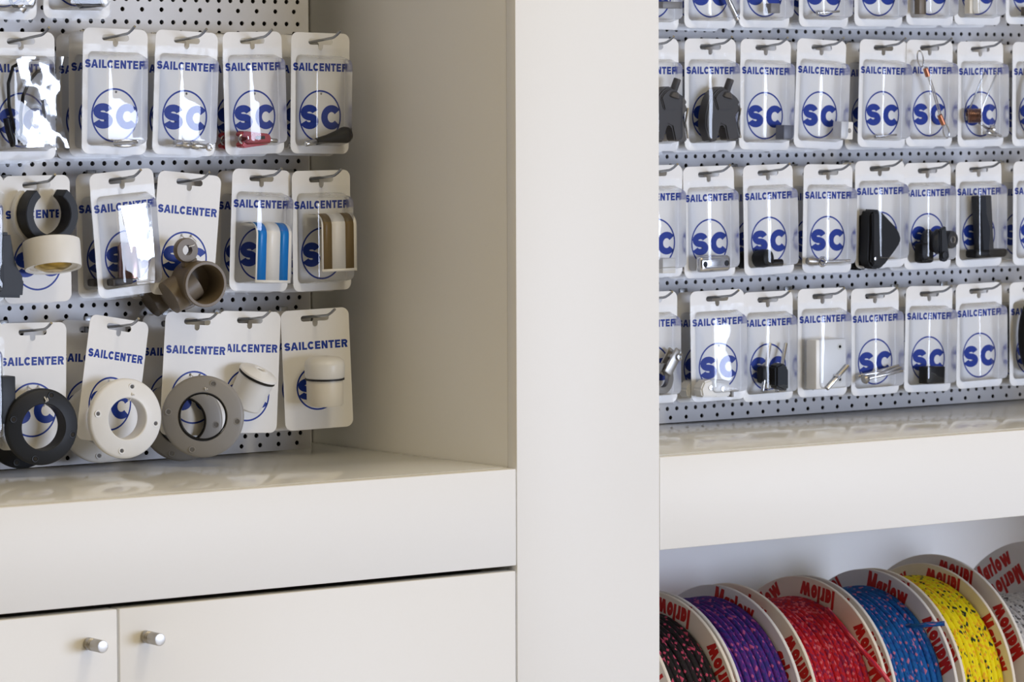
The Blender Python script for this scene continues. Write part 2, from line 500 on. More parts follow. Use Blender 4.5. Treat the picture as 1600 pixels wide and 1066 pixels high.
def card_mesh(name, er=.0293, ez=-.0868, pins=True, txz=-.0318):
    cu = bpy.data.curves.new(name, 'CURVE'); cu.dimensions = '2D'; cu.fill_mode = 'BOTH'; cu.extrude = .00022
    poly_spline(cu, rrect(-CW, CB, CW, CT, .0085))
    sl = [(-.0045, 0)] + [(-.0135, 0)] + [(-.0135-.0034*math.sin(R(a)), -.0034+.0034*math.cos(R(a))) for a in range(30, 180, 30)] + [(-.0135, -.0068), (-.0032, -.0068)]
    nb = [(-.0032*math.cos(R(a)), -.0098-.0032*math.sin(R(a))) for a in range(0, 181, 30)]
    rt = [(-x, y) for x, y in reversed(sl)]
    poly_spline(cu, sl+nb+rt)
    if pins:
        for x, y in ((-.012, ez-.006), (.0015, ez+er-.004)): poly_spline(cu, circ(x, y, .0014, 10))
    else:
        for x, y in ((-.0055, ez+er-.0045), (.0065, ez+er-.0045)): poly_spline(cu, circ(x, y, .0016, 10))
    b = MB(); b.addme(curve_mesh(cu), CARD, TOFRONT)
    fr = Matrix.Translation((0, -.00034, 0)) @ TOFRONT
    b.addme(text_mesh('SAILCENTER', .0755, .0090, .275), INK, Matrix.Translation((0, 0, txz)) @ fr)
    k = min(1, er/.0293)
    b.addme(text_mesh('S', .0250*k, .0275*k, .285), INK, Matrix.Translation((-.0145*k, 0, ez-.001)) @ fr)
    b.addme(text_mesh('C', .0258*k, .0275*k, .285), INK, Matrix.Translation((.0145*k, 0, ez-.001)) @ fr)
    N = 56; V = []; Fc = []
    for q in range(N):
        a = 2*math.pi*q/N; V += [((er)*math.cos(a), 0, ez+er*math.sin(a)), ((er-.0019)*math.cos(a), 0, ez+(er-.0019)*math.sin(a))]
    for q in range(N):
        p = (q+1) % N; Fc.append((2*q, 2*p, 2*p+1, 2*q+1))
    b.add(V, Fc, INK, Matrix.Translation((0, -.00034, 0)))
    o = b.build(name, None, 0)
    me = o.data; bpy.data.objects.remove(o)
    return me


CARD_BLISTER = card_mesh('card', pins=True)
CARD_PLAIN = card_mesh('card', pins=False, txz=-.0345)
CARD_SMALL = card_mesh('card', er=.0255, ez=-.082, pins=False, txz=-.034)


def blister_mesh(dep=.027, lip=True):
    """open-backed clear shell with drafted walls and rounded edges, plus its flat rim"""
    b = MB()
    z0, z1, hw = -.1200, -.0185, .0340
    levels = [(0, 0, .006), (dep*.25, .0022, .006), (dep*.80, .0068, .006), (dep*.93, .0080, .0062), (dep*.985, .0092, .0066), (dep, .0110, .007)]
    V = []; n = None
    for y, ins, r in levels:
        P = rrect(-hw+ins, z0+ins*.45, hw-ins, z1-ins*.6, r, 5); n = len(P)
        V += [(x, -y, z) for x, z in P]
    Fc = []
    for i in range(len(levels)-1):
        for k in range(n):
            l = (k+1) % n; Fc.append((i*n+k, i*n+l, (i+1)*n+l, (i+1)*n+k))
    Fc.append(tuple((len(levels)-1)*n+k for k in range(n)))
    o = len(V)
    if lip:
        V += [(x, .0, z) for x, z in rrect(-CW-.0012, CB-.0025, CW+.0012, -.0105, .006, 5)]
        for k in range(n):
            l = (k+1) % n; Fc.append((o+k, o+l, l, k))
    nw = 3*n
    b.add(V, Fc[:nw], BLISTER_WALL, Matrix.Translation((0, -.0006, 0)))
    b.add(V, Fc[nw:5*n+1], BLISTER, Matrix.Translation((0, -.0006, 0)))
    if lip: b.add(V, Fc[5*n+1:], BLISTER_LIP, Matrix.Translation((0, -.0006, 0)))
    bm = bmesh.new(); ob = b.build('blister', None, 0); bm.from_mesh(ob.data)
    bmesh.ops.remove_doubles(bm, verts=bm.verts[:], dist=1e-6); bmesh.ops.recalc_face_normals(bm, faces=bm.faces[:]); bm.to_mesh(ob.data); bm.free()
    ob.data.polygons.foreach_set('use_smooth', [True]*len(ob.data.polygons)); ob.data.set_sharp_from_angle(angle=R(30)); me = ob.data; bpy.data.objects.remove(ob)
    return me


BLISTER_ME = blister_mesh()


def hook(origin, tipy, label, group):
    """bent zinc wire hook pushed into the perforated panel"""
    x, yf, z = origin; z = z-.0016
    sl = math.tan(R(5))
    L = tipy
    zb = z + sl*(yf)                        # height where it meets the panel
    root = thing('display_hook', label, 'hook', (x, 0, zb), group)
    b = MB()
    pts = [(0, .004, 0), (0, 0, 0), (0, L*.5, -L*.5*sl), (0, L+.004, -(L+.004)*sl), (0, L, -L*sl+.0006), (0, L-.006, -L*sl+.0032), (0, L-.013, -L*sl+.0073)]
    b.tube(pts, .0015, WIRE, 10); b.build('wire', root, 50)
    k = MB(); k.box((0, -.0012, .004), (.012, .0016, .020), WIRE, .0005); k.build('hook_plate', root)
    return root


# ---- the goods: every function gets (root, lp) where lp(px, py, y) turns a pixel into pack-local coordinates
def g_none(r, lp): pass


def g_shackle(r, lp):
    b = MB(); c = lp(196, 223.5, -.010)
    b.tube([c+Vector((.012*math.cos(t)*1.15, -.004*math.sin(t), .0032*math.sin(t))) for t in [2*math.pi*k/24 for k in range(24)]], .0019, STEEL, 8, True)
    b.cyl(c+Vector((-.014, 0, .001)), c+Vector((.014, -.002, .003)), .0016, STEEL, 12)
    b.build('steel_shackle', r, 50, 'small steel shackle')


def g_swivel(r, lp):
    b = MB(); c = lp(298, 226.5, -.012)
    x = Vector((1, 0, -.06)).normalized()
    b.lathe([(.002, -.019), (.0034, -.016), (.0034, -.010), (.0045, -.008), (.0045, -.002), (.003, 0), (.0045, .002), (.0045, .009), (.0028, .011), (.0028, .018), (.0015, .021)], c, x, STEEL, 20)
    b.tube([c+x*(.024)+Vector((.0035*math.cos(t), 0, .0035*math.sin(t))) for t in [2*math.pi*k/16 for k in range(16)]], .0012, STEEL, 8, True)
    b.cyl(c-x*.021, c-x*.012, .0042, STEEL, 16, .0006)
    b.build('chrome_swivel', r, 40, 'chrome swivel fitting')


def g_redsnap(r, lp):
    b = MB(); c = lp(397, 216, -.013)
    prof = [(-.022, .004), (-.019, .0085), (-.012, .0078), (.016, .0046), (.0195, .0015), (.0195, -.0045), (.016, -.0072), (-.018, -.0105), (-.022, -.008), (-.020, -.0035), (-.012, -.001), (-.012, .001), (-.020, .0025)]
    b.prism([(c.x+x, c.z+z) for x, z in prof], c.y-.006, c.y+.006, RED, None, .0012)
    o = b.build('red_snap_hook', r, 40, 'red plastic snap hook')
    k = MB(); k.cyl(c+Vector((.019, 0, -.002)), c+Vector((.031, 0, -.004)), .0026, STEEL, 14, .0005)
    k.box(c+Vector((.004, -.0063, .0005)), (.012, .002, .0035), DARK, .0006)
    k.tube([c+Vector((-.017+.006*math.cos(t), -.004, -.0005+.0055*math.sin(t))) for t in [2*math.pi*q/16 for q in range(16)]], .0013, STEEL, 8, True)
    k.build('steel_pin', o, 40, 'steel pin and ring')


def g_handle(r, lp):
    b = MB(); c = lp(510, 217.5, -.013); a = Vector((1, -.04, .20)).normalized()
    b.lathe([(.003, -.015), (.0040, -.014), (.0048, 0), (.0070, .014), (.0090, .022), (.0094, .026), (.0078, .0310), (.004, .0335), (0, .034)], c, a, BLACK, 24)
    o = b.build('black_handle', r, 40, 'black tapered plastic handle')
    k = MB(); k.cyl(c-a*.029, c-a*.014, .0032, STEEL, 16, .0006); k.build('steel_socket', o, 40, 'steel threaded end')


def g_cord(r, lp):
    b = MB()
    P = [(60, 92), (40, 93), (20, 105), (13, 130), (14, 165), (22, 200), (30, 222), (34, 205), (32, 180), (36, 150), (47, 125), (58, 112), (75, 108), (80, 125), (66, 150), (70, 200), (45, 226), (28, 214)]
    b.tube([lp(x, y, -.008-.004*math.sin(i)) for i, (x, y) in enumerate(P)], .0019, BLACK, 8)
    b.tube([lp(x, y, -.012) for x, y in ((10, 185), (14, 205), (22, 228))], .004, BLACK, 10)
    b.build('black_cord', r, 60, 'coiled black cord')
    k = MB(); NX, NZ = 14, 20; V = []; Fc = []
    c0 = lp(25, 88, -.024); c1 = lp(102, 231, -.024)
    for j in range(NZ+1):
        for i in range(NX+1):
            u, v = i/NX, j/NZ
            w = .72+.28*abs(2*v-1)**2
            x = c0.x+(c1.x-c0.x)*(.5+(u-.5)*w+.06*v); z = c0.z+(c1.z-c0.z)*v
            y = -.0235+.0009*math.sin(7*u+4*v)+.0009*math.sin(10*v-5*u)+random.uniform(-.0002, .0002)-.0012*u
            V.append((x, y, z))
    for j in range(NZ):
        for i in range(NX):
            a = j*(NX+1)+i; Fc.append((a, a+1, a+NX+2, a+NX+1))
    k.add(V, Fc, BAG); k.build('clear_bag', r, 60, 'crinkled clear bag')


def g_clip(r, lp):
    b = MB(); c = lp(66, 334, -.012)
    def arc(R0, R1, a0, a1, n=22):
        A = [(c.x+R1*math.cos(R(a0+(a1-a0)*k/n)), c.z+R1*math.sin(R(a0+(a1-a0)*k/n))) for k in range(n+1)]
        return A+[(c.x+R0*math.cos(R(a1+(a0-a1)*k/n)), c.z+R0*math.sin(R(a1+(a0-a1)*k/n))) for k in range(n+1)]
    b.prism(arc(.0225, .0315, 125, 415), -.034, -.012, BLACK, None, .0006)
    b.box((c.x, -.022, c.z-.0325), (.040, .022, .009), BLACK, .002)
    b.build('black_clip', r, 40, 'black open ring clip')
    k = MB(); k.prism(arc(.025, .0335, 130, 410), -.0115, -.003, WPLAS, None, .0008); k.build('white_clip', r, 40, 'white open ring clip behind the black one')
    w = MB(); c = lp(81.5, 398, -.034); ax = Vector((.07, .26, 1)).normalized()
    w.lathe([(.0262, -.0145), (.0298, -.0150), (.0302, -.013), (.0306, .012), (.0302, .0145), (.028, .0155), (.020, .0155), (.020, -.012), (.0262, -.0125)], c, ax, WPLAS, 40, True)
    o = w.build('white_collar', r, 35, 'white plastic collar')
    k = MB(); k.lathe([(.001, -.017), (.010, -.0175), (.017, -.014), (.0195, -.012)], c, ax, BRASS, 24); k.build('brass_insert', o, 40, 'brass insert in the collar')


def g_bronze(r, lp):
    b = MB(); c = lp(202, 408, -.013)
    b.lathe([(.009, -.019), (.0125, -.018), (.0125, .016), (.0105, .0185), (.0105, .020), (.007, .020)], c, (.08, 0, 1), BRONZE, 32)
    b.box(c+Vector((-.012, .003, -.021)), (.026, .014, .008), DGREY, .002)
    b.build('bronze_fitting', r, 40, 'bronze coloured fitting')
    k = MB(); NX, NZ = 10, 14; V = []; Fc = []
    c0 = lp(188, 322, -.025); c1 = lp(245, 442, -.025)
    for j in range(NZ+1):
        for i in range(NX+1):
            u, v = i/NX, j/NZ
            V.append((c0.x+(c1.x-c0.x)*(u+.42*v*(1-u)), -.0250+.0002*math.sin(6*u+3*v)-.0004*math.sin(3.1*u)-.0010*u*v+.022*max(0, v-.55)**2, c0.z+(c1.z-c0.z)*v))
    for j in range(NZ):
        for i in range(NX):
            a = j*(NX+1)+i; Fc.append((a, a+1, a+NX+2, a+NX+1))
    k.add(V, Fc, BAG); k.build('clear_bag', r, 60, 'shiny clear bag over the fitting')


def g_elbow(r, lp):
    b = MB(); e = lp(322, 444.5, -.052); ax = Vector((-.10, -1, -.06)).normalized()
    b.lathe([(.0215, -.040), (.0240, -.039), (.0240, -.008), (.0252, -.006), (.0252, -.001), (.0245, 0), (.0218, 0), (.0205, -.003), (.0205, -.036), (.004, -.0362), (.004, -.040)], e, ax, TAN, 40, True)
    b.tube([e-ax*.034+Vector((0, 0, 0)), e-ax*.036+Vector((-.012, .0, -.010)), e-ax*.036+Vector((-.026, .002, -.020))], .019, TAN, 24)
    l = lp(290, 391, -.030)
    b.lathe([(.0058, -.005), (.0125, -.005), (.0135, -.003), (.0135, .003), (.0125, .005), (.0058, .005)], l, (-.1, -1, 0), TAN, 28, True)
    b.box(l+Vector((.006, .001, -.013)), (.016, .009, .012), TAN, .002)
    b.build('tan_pipe_elbow', r, 35, 'tan plastic pipe elbow with lug')
    k = MB(); a = Vector((-.0055, -.001, -.062)); c = Vector((.0065, -.001, -.062))
    k.tube([a, a+Vector((.002, -.012, -.008)), l+Vector((.0, -.007, .004)), l+Vector((.006, -.007, .006)), c+Vector((0, -.012, -.006)), c], .0006, WPLAS, 6)
    k.build('tie', r, 60, 'clear tie threaded through the lug')


def g_stripe(colr, nm, px, top, bot):
    def fn(r, lp):
        c = lp(px, top, -.0285); zt = c.z; zb = lp(px, bot, -.0285).z; w = .0490; rr = .014
        y0 = -.0285
        prof = [(y0, zb), (y0, zt-rr)] + [(y0+rr-rr*math.cos(R(a)), zt-rr+rr*math.sin(R(a))) for a in range(10, 91, 10)] + [(-.004, zt-.001)]
        bands = [(0, .0022, TAPE), (.0022, .0142, colr), (.0142, .0330, TAPE), (.0330, .0448, colr), (.0448, w, TAPE)]
        b = MB()
        for x0, x1, mt in bands:
            V = []; Fc = []
            for (y, z) in prof: V += [(c.x-w/2+x0, y, z), (c.x-w/2+x1, y, z)]
            for i in range(len(prof)-1):
                q = MB  # strips run from the lower hem over the rolled top
                Fc.append((2*i, 2*i+1, 2*i+3, 2*i+2))
            b.add(V, Fc, mt)
        # plain hem at the bottom and a paper thickness
        b.add([(c.x-w/2, y0, zb-.003), (c.x+w/2, y0, zb-.003), (c.x+w/2, y0, zb), (c.x-w/2, y0, zb)], [(0, 1, 2, 3)], TAPE)
        o = b.build('striped_tape', r, 60, nm)
        md = o.modifiers.new('thick', 'SOLIDIFY'); md.thickness = .0006; md.offset = -1
    return fn


def ring(mt, px, py, y, Ro, Ri, yaw, nm, tilt=0., holes=(20, 110, 200, 290), rim=None):
    def fn(r, lp):
        c = lp(px, py, y); ax = Vector((math.sin(R(yaw)), -math.cos(R(yaw)), tilt)).normalized()
        b = MB()
        b.lathe([(Ri, .006), (Ri+.001, .0068), (Ro-.003, .0040), (Ro-.0008, .0028), (Ro, .001), (Ro, -.003), (Ro-.001, -.004), (Ri+.005, -.004), (Ri+.004, -.014), (Ri, -.0145)], c, ax, mt, 64, True)
        xx = Vector((0, 0, 1)).cross(ax).normalized(); zz = ax.cross(xx)
        o = b.build('mounting_ring', r, 40, nm)
        rm = (Ro+Ri+.004)/2
        for a in holes:
            k = MB()
            p = c + (xx*math.cos(R(a))+zz*math.sin(R(a)))*rm + ax*.0052
            k.lathe([(.0038, -.0006), (.0036, .0004), (.0026, .0003), (.0022, -.0005), (.0, -.0006)], p, ax, mt, 16)
            k.lathe([(.0021, .0002), (0, .0002)], p, ax, DARK if mt in (BLACK, CHAR) else GREY, 12)
            k.build('screw_hole', o, 40)
        if rim:
            k = MB(); k.lathe([(Ri-.0002, .0060), (Ri-.0002, .0074), (Ri-.0016, .0074), (Ri-.0016, -.014), (Ri-.0002, -.014)], c, ax, rim, 48, True); k.build('seal', o, 40, 'dark seal inside the ring')
        t = MB(); e = c + Vector((.0, 0, Ri+.003)) + ax*.0
        s0 = Vector((-.0055, -.001, -.062)); s1 = Vector((.0065, -.001, -.062))
        f = c+ax*.009+Vector((.002, 0, Ri+.004))
        t.tube([s0, s0+Vector((.003, -.010, -.004)), (s0+f)/2+Vector((0, -.008, .004)), f, c+ax*.001+Vector((.003, 0, Ri-.003))], .0007, WPLAS, 6)
        t.tube([s1, s1+Vector((0, -.008, -.003)), (s1+f)/2+Vector((0, -.006, .003)), f+Vector((.002, 0, 0)), c-ax*.004+Vector((.004, 0, Ri-.003))], .0007, WPLAS, 6)
        t.build('tie', r, 60, 'twisted clear tie')
    return fn


def g_plug(r, lp):
    b = MB(); c = lp(405, 582, -.026); ax = Vector((.22, -.46, 1)).normalized()
    b.lathe([(.004, .0030), (.0052, .0042), (.0075, .0042), (.009, .003), (.0190, .0012), (.0222, -.0010), (.0226, -.0028), (.0205, -.0040), (.004, -.0040)], c, ax, WPLAS, 44, True)
    b.lathe([(.0205, -.0065), (.0200, -.040), (.0185, -.042), (.0, -.042)], c, ax, WPLAS, 44)
    b.lathe([(.0042, .0030), (.0, .0030)], c, ax, MILKY, 20)
    o = b.build('white_plug', r, 35, 'white plastic plug with flat rim')
    k = MB(); k.lathe([(.0200, -.0042), (.0216, -.0046), (.0216, -.0062), (.0200, -.0066)], c, ax, RUBBER, 44, True); k.build('o_ring', o, 40, 'black rubber ring')
    k = MB(); xx = Vector((.25, -1, 0)).normalized()
    p = c-ax*.024+xx*.0204
    k.box(p, (.0016, .001, .024), GREY, .0004, ax.to_track_quat('Z', 'Y').to_matrix()); k.build('slit', o)


def g_cup(r, lp):
    b = MB(); c = lp(507.5, 592, -.027); ax = Vector((.02, -.03, 1)).normalized()
    b.lathe([(.0213, .001), (.0225, .003), (.0228, .016), (.0215, .0205), (.017, .0240), (.010, .0252), (.006, .0256), (.003, .0250), (0, .0248)], c, ax, MILKY, 48)
    o = b.build('cream_cap', r, 40, 'cream domed cap')
    k = MB(); k.lathe([(.0200, -.0012), (.0222, -.001), (.0222, .0008), (.0200, .001)], c, ax, RUBBER, 48, True); k.build('o_ring', o, 40, 'black rubber ring')
    k = MB(); k.lathe([(.0205, -.0012), (.0208, -.004), (.0205, -.028), (.019, -.0300), (.0, -.0300)], c, ax, CREAM, 48); k.build('cap_body', o, 40, 'translucent cream body')


def mk(fn):
    """goods made of a single mesh: fn(mb, lp) fills it and returns (name, label)"""
    def g(r, lp):
        b = MB(); nm, lb = fn(b, lp); b.build(nm, r, 40, lb)
    return g


def cleat(px, py):
    def f(b, lp):
        c = lp(px, py, -.014)
        pr = [(-20.4, 3.7), (-16.5, 11.5), (-10, 18), (-4, 21.3), (2.6, 22.3), (8, 18.5), (12, 14), (21.5, 6.8), (26.5, .6), (29.6, -5.6), (22, -12.8), (25.5, -28), (29, -44),
              (10, -44), (5.3, -26), (-1.5, -23.6), (-8, -44), (-17.7, -45), (-25.8, -26), (-25, -12)]
        pr = [(x*.001, z*.001) for x, z in pr]
        b.prism([(c.x+x, c.z+z) for x, z in pr], c.y-.009, c.y+.008, DGREY, None, .0016)
        b.prism([(c.x+x*.80+.003, c.z+z*.62+.006) for x, z in pr[:11]+[(.010, -.020), (-.014, -.020)]], c.y-.0115, c.y-.008, DGREY, None, .0014)
        b.cyl(c+Vector((.0070, -.006, .012)), c+Vector((.0125, -.010, .0315)), .0046, DGREY, 18, .0012)
        b.lathe([(.0085, 0), (.010, .001), (.008, .006), (.005, .008)], c+Vector((.006, -.006, .009)), (.25, -.15, 1), DGREY, 20)
        b.tube([c+Vector((.030, -.008, -.004)), c+Vector((.024, -.010, -.022)), c+Vector((.030, -.008, -.040))], .0014, STEEL, 8)
        return 'grey_cam_cleat', 'dark grey plastic cam cleat with pin'
    return mk(f)


def block(px, py, s, mt, nm, lb, holes=0):
    def f(b, lp):
        c = lp(px, py, -.015); b.box(c, s, mt, .001)
        if holes: b.lathe([(.003, 0), (.002, .0008), (0, .0006)], c+Vector((s[0]*.2, -s[1]/2, 0)), (0, -1, 0), GREY, 14)
        return nm, lb
    return mk(f)


def bar(px, py, L, rad, ang, nm, lb, mt=None):
    def f(b, lp):
        c = lp(px, py, -.012); d = Vector((math.cos(R(ang)), -.1, math.sin(R(ang)))).normalized()
        b.cyl(c-d*L/2, c+d*L/2, rad, mt or STEEL, 14, rad*.3)
        b.lathe([(rad*1.9, 0), (rad*2.0, .0006), (rad*2.0, .0022), (rad*1.6, .003)], c-d*L/2, d, mt or STEEL, 16)
        return nm, lb
    return mk(f)


def strop(b, lp):
    y = -.015
    def loop(px, py, rx, rz, ang):
        c = lp(px, py, y); o = []
        for k in range(20):
            t = 2*math.pi*k/20; x, z = rx*math.cos(t), rz*math.sin(t)
            o.append(c+Vector((x*math.cos(ang)-z*math.sin(ang), 0, x*math.sin(ang)+z*math.cos(ang))))
        return o
    b.tube(loop(1438, 92, .005, .0105, .25), .0010, STEEL, 8, True)
    b.tube(loop(1478, 205, .005, .009, .30), .0010, STEEL, 8, True)
    for d in (-1.5, 1.5):
        b.tube([lp(1446+d, 104, y), lp(1458+d, 140, y), lp(1467+d, 172, y), lp(1474+d, 197, y)], .0009, STEEL, 8)
    b.tube([lp(1446, 107, y), lp(1450, 119, y)], .0034, COPPER, 12); b.tube([lp(1468, 180, y), lp(1474, 194, y)], .0034, COPPER, 12)
    return 'wire_strop', 'steel wire strop with copper ferrules and looped ends'


def spring(b, lp):
    y = -.014; c = lp(1524, 181, y); ax = Vector((.8, -.6, 0)).normalized(); xx = Vector((.6, .8, 0)).normalized()
    pts = [c+ax*(-.010+.018*k/72)+(xx*math.cos(k*.7)+Vector((0, 0, 1))*math.sin(k*.7))*.0085 for k in range(73)]
    b.tube(pts, .0012, BRONZE, 7)
    b.tube([pts[0], lp(1524, 148, y), lp(1538, 113, y)], .0011, STEEL, 8)
    b.tube([pts[-1], lp(1536, 165, y), lp(1558, 113, y)], .0011, STEEL, 8)
    b.tube([lp(1530, 192, y), lp(1546, 203, y), lp(1564, 213, y)], .0018, STEEL, 8)
    b.cyl(lp(1545, 201, y-.003), lp(1553, 203, y-.006), .006, STEEL, 18, .001)
    b.cyl(lp(1542, 207, y-.003), lp(1556, 211, y-.003), .003, STEEL, 12, .0006)
    return 'torsion_spring', 'bronze torsion spring with two long legs'


def cable(px, py, mt, nm, lb, rx=.022, rz=.048, rad=.003):
    def f(b, lp):
        c = lp(px, py, -.014)
        b.tube([c+Vector((rx*math.cos(t), .004*math.sin(3*t), rz*math.sin(t))) for t in [2*math.pi*k/40 for k in range(40)]], rad, mt, 10, True)
        b.tube([c+Vector((rx*.8*math.cos(t), -.005, rz*.86*math.sin(t))) for t in [2*math.pi*k/40 for k in range(40)]], rad, mt, 10, True)
        return nm, lb
    return mk(f)


def bridge(b, lp):
    c = lp(1114, 412, -.015)
    b.box(c, (.0500, .012, .0200), STEEL, .0055, None, 4)
    for sx in (-.017, .017): b.lathe([(.0036, 0), (.0030, .0006), (.0026, 0), (0, -.0004)], c+Vector((sx, -.0062, 0)), (0, -1, 0), CHAR, 16)
    return 'steel_plate', 'rounded steel plate with two holes'


def knobby(b, lp):
    c = lp(1192, 404, -.010)
    b.lathe([(.009, -.010), (.0105, -.009), (.0115, 0), (.0105, .009), (.008, .0105)], c, (.2, -1, .1), BLACK, 24)
    b.cyl(c+Vector((.008, -.002, -.006)), c+Vector((.026, -.006, -.006)), .0045, BLACK, 16, .0008)
    return 'black_knob', 'black plastic knob on a short stem'


def eyebolt(b, lp):
    y = -.014; p = lp(1285, 409, y)
    b.tube([p+Vector((.0052*math.cos(t), 0, .0052*math.sin(t))) for t in [2*math.pi*k/20 for k in range(20)]], .0018, STEEL, 8, True)
    b.cyl(p+Vector((.006, 0, 0)), p+Vector((.044, -.002, .001)), .0019, STEEL, 12)
    b.cyl(p+Vector((-.022, .004, .001)), p+Vector((-.006, .002, 0)), .0045, BRUSH, 16, .001)
    return 'eye_bolt', 'steel eye bolt'


def tri(b, lp):
    c = lp(1376, 371, -.014)
    pr = [(-.026, .030), (-.021, .036), (-.009, .035), (.018, .012), (.0255, .002), (.0255, -.006), (.020, -.013), (-.002, -.035), (-.012, -.040), (-.023, -.038), (-.029, -.030)]
    b.prism([(c.x+x, c.z+z) for x, z in pr], c.y-.011, c.y+.010, BLACK, None, .0028)
    b.prism([(c.x+x, c.z+z) for x, z in [(-.024, .031), (-.013, .033), (-.011, -.036), (-.024, -.034)]], c.y-.014, c.y-.009, BLACK, None, .0012)
    b.lathe([(.0022, 0), (0, .0002)], c+Vector((-.020, -.0142, -.026)), (0, -1, 0), STEEL, 12)
    return 'triangular_guard', 'black triangular plastic guard'


def fairlead(b, lp):
    c = lp(1460, 375, -.014)
    b.lathe([(.008, -.012), (.014, -.011), (.0165, -.006), (.012, 0), (.0165, .006), (.014, .011), (.008, .012)], c+Vector((-.003, 0, -.002)), (.5, -1, 0), CHAR, 28)
    b.box(c+Vector((-.016, .002, -.016)), (.022, .016, .026), BLACK, .004)
    b.prism([(c.x+x, c.z+z) for x, z in [(-.004, .014), (.006, .018), (.012, -.022), (.006, -.028), (-.003, -.026)]], c.y-.016, c.y-.010, CHAR, None, .0015)
    b.lathe([(.0105, -.010), (.0115, -.008), (.0115, .007), (.0100, .009), (.005, .0092)], c+Vector((.021, -.002, .000)), (.1, -1, 0), CHAR, 24)
    b.lathe([(.0045, 0), (.0050, .001), (.0034, .0012), (.003, 0)], c+Vector((.021, -.011, .0)), (.1, -1, 0), STEEL, 18)
    b.lathe([(.0045, 0), (.0052, .001), (.0040, .0012), (.0036, .0004), (0, .0004)], c+Vector((.003, -.017, -.019)), (0, -1, 0), CHAR, 18)
    return 'roller_fairlead', 'black double roller fairlead'


def tee(b, lp):
    c = lp(1534, 350, -.014)
    b.prism([(c.x+x, c.z+z) for x, z in [(-.012, .036), (.009, .037), (.014, -.040), (-.006, -.040)]], c.y-.009, c.y+.008, CHAR, None, .001)
    b.box(c+Vector((.008, 0, -.038)), (.056, .020, .011), BLACK, .0028)
    return 'tee_bracket', 'black upright bracket on a flat foot'


def rshackle(b, lp):
    y = -.014; c = lp(1033, 592, y); p = lp(1052, 555, y)
    b.lathe([(.0105, -.0035), (.0185, -.0035), (.0195, 0), (.0185, .0035), (.0105, .0035), (.0095, 0)], c, (.15, -1, 0), BRUSH, 32, True)
    d = p-c
    for s in (-1, 1): b.box(c+d*.72+Vector((.000, s*.0065, 0)), (.013, .0035, .034), BRUSH, .0016, Matrix.Rotation(math.atan2(d.x, d.z), 3, 'Y'))
    b.cyl(p+Vector((0, .011, -.002)), p+Vector((.002, -.011, -.002)), .0045, STEEL, 16, .0008)
    return 'ring_shackle', 'grey metal ring shackle'


def milky(b, lp):
    c = lp(1113, 606, -.014)
    pr = [(-.021, -.010), (-.023, .0), (-.018, .009), (-.008, .011), (.002, .009), (.020, .0085), (.022, -.011), (.0, -.0115)]
    b.prism([(c.x+x, c.z+z) for x, z in pr], c.y-.009, c.y+.009, MILKY, None, .002)
    for x, z in ((-.009, .001), (.009, -.0015)): b.lathe([(.0032, 0), (.0028, .0016), (0, .0018)], c+Vector((x, -.009, z)), (0, -1, 0), STEEL, 16)
    b.box(c+Vector((.024, -.004, -.009)), (.0035, .010, .007), GREY, .0008)
    return 'plastic_clamp', 'milky plastic clamp with two bolts'


def pinned(b, lp):
    c = lp(1207, 589, -.014)
    b.box(c+Vector((-.010, .004, .003)), (.016, .014, .022), BLACK, .004)
    b.prism([(c.x+x, c.z+z) for x, z in [(-.004, .014), (.008, .018), (.017, .010), (.017, -.016), (.010, -.018), (-.004, -.012)]], c.y-.012, c.y+.004, CHAR, None, .0025)
    for a, e in (((1203, 536), (1191, 613)), ((1228, 536), (1214, 613))):
        b.cyl(lp(*a, -.010), lp(*e, -.016), .0024, STEEL, 12, .0007)
    return 'pinned_jaw', 'black plastic jaw on two steel pins'


def wbox(b, lp):
    c = lp(1289, 568, -.013)
    b.box(c, (.0500, .024, .062), WPLAS, .0022)
    for x, z in ((.014, .021), (.014, -.020)):
        b.lathe([(.0045, 0), (.0035, -.0006), (.002, -.0008)], c+Vector((x, -.0122, z)), (0, -1, 0), MILKY, 16); b.lathe([(.002, .0002), (0, .0002)], c+Vector((x, -.0122, z)), (0, -1, 0), CHAR, 12)
    b.cyl(lp(1292, 608, -.0275), lp(1325, 571, -.0275), .0026, STEEL, 12, .0007)
    b.lathe([(.0045, 0), (.0045, .003)], lp(1307, 591, -.0275), Vector((.7, 0, .72)), STEEL, 6)
    return 'white_box', 'white plastic junction box with steel bolt'


def pins(b, lp):
    c = lp(1376, 584, -.014)
    for k, (a, l) in enumerate(((8, .062), (13, .060), (4, .058), (10, .064))):
        d = Vector((math.cos(R(a)), -.12, math.sin(R(a)))).normalized(); o = c+Vector((0, .003*k-.005, .0015*(k-1)))
        b.cyl(o-d*l/2, o+d*l/2, .0021, STEEL, 12, .0006)
    b.lathe([(.0045, 0), (.006, .003), (.0045, .007)], c+Vector((-.031, -.002, -.006)), (1, 0, .15), BRUSH, 16)
    return 'steel_pins', 'bundle of steel pins'


def big_oval(b, lp):
    c = lp(1614, 525, -.016)
    b.tube([c+Vector((.017*math.cos(t), .0, .040*math.sin(t))) for t in [2*math.pi*k/36 for k in range(36)]], .0075, BLACK, 12, True)
    return 'black_oval_ring', 'large black oval ring'


def dark_wedge(px, py):
    def f(b, lp):
        c = lp(px, py, -.016)
        b.prism([(c.x+x, c.z+z) for x, z in [(-.02, .03), (.006, .032), (.012, -.002), (.022, -.018), (.020, -.038), (-.02, -.036)]], c.y-.010, c.y+.009, CHAR, None, .003)
        return 'dark_bracket', 'dark slate coloured plastic bracket'
    return mk(f)


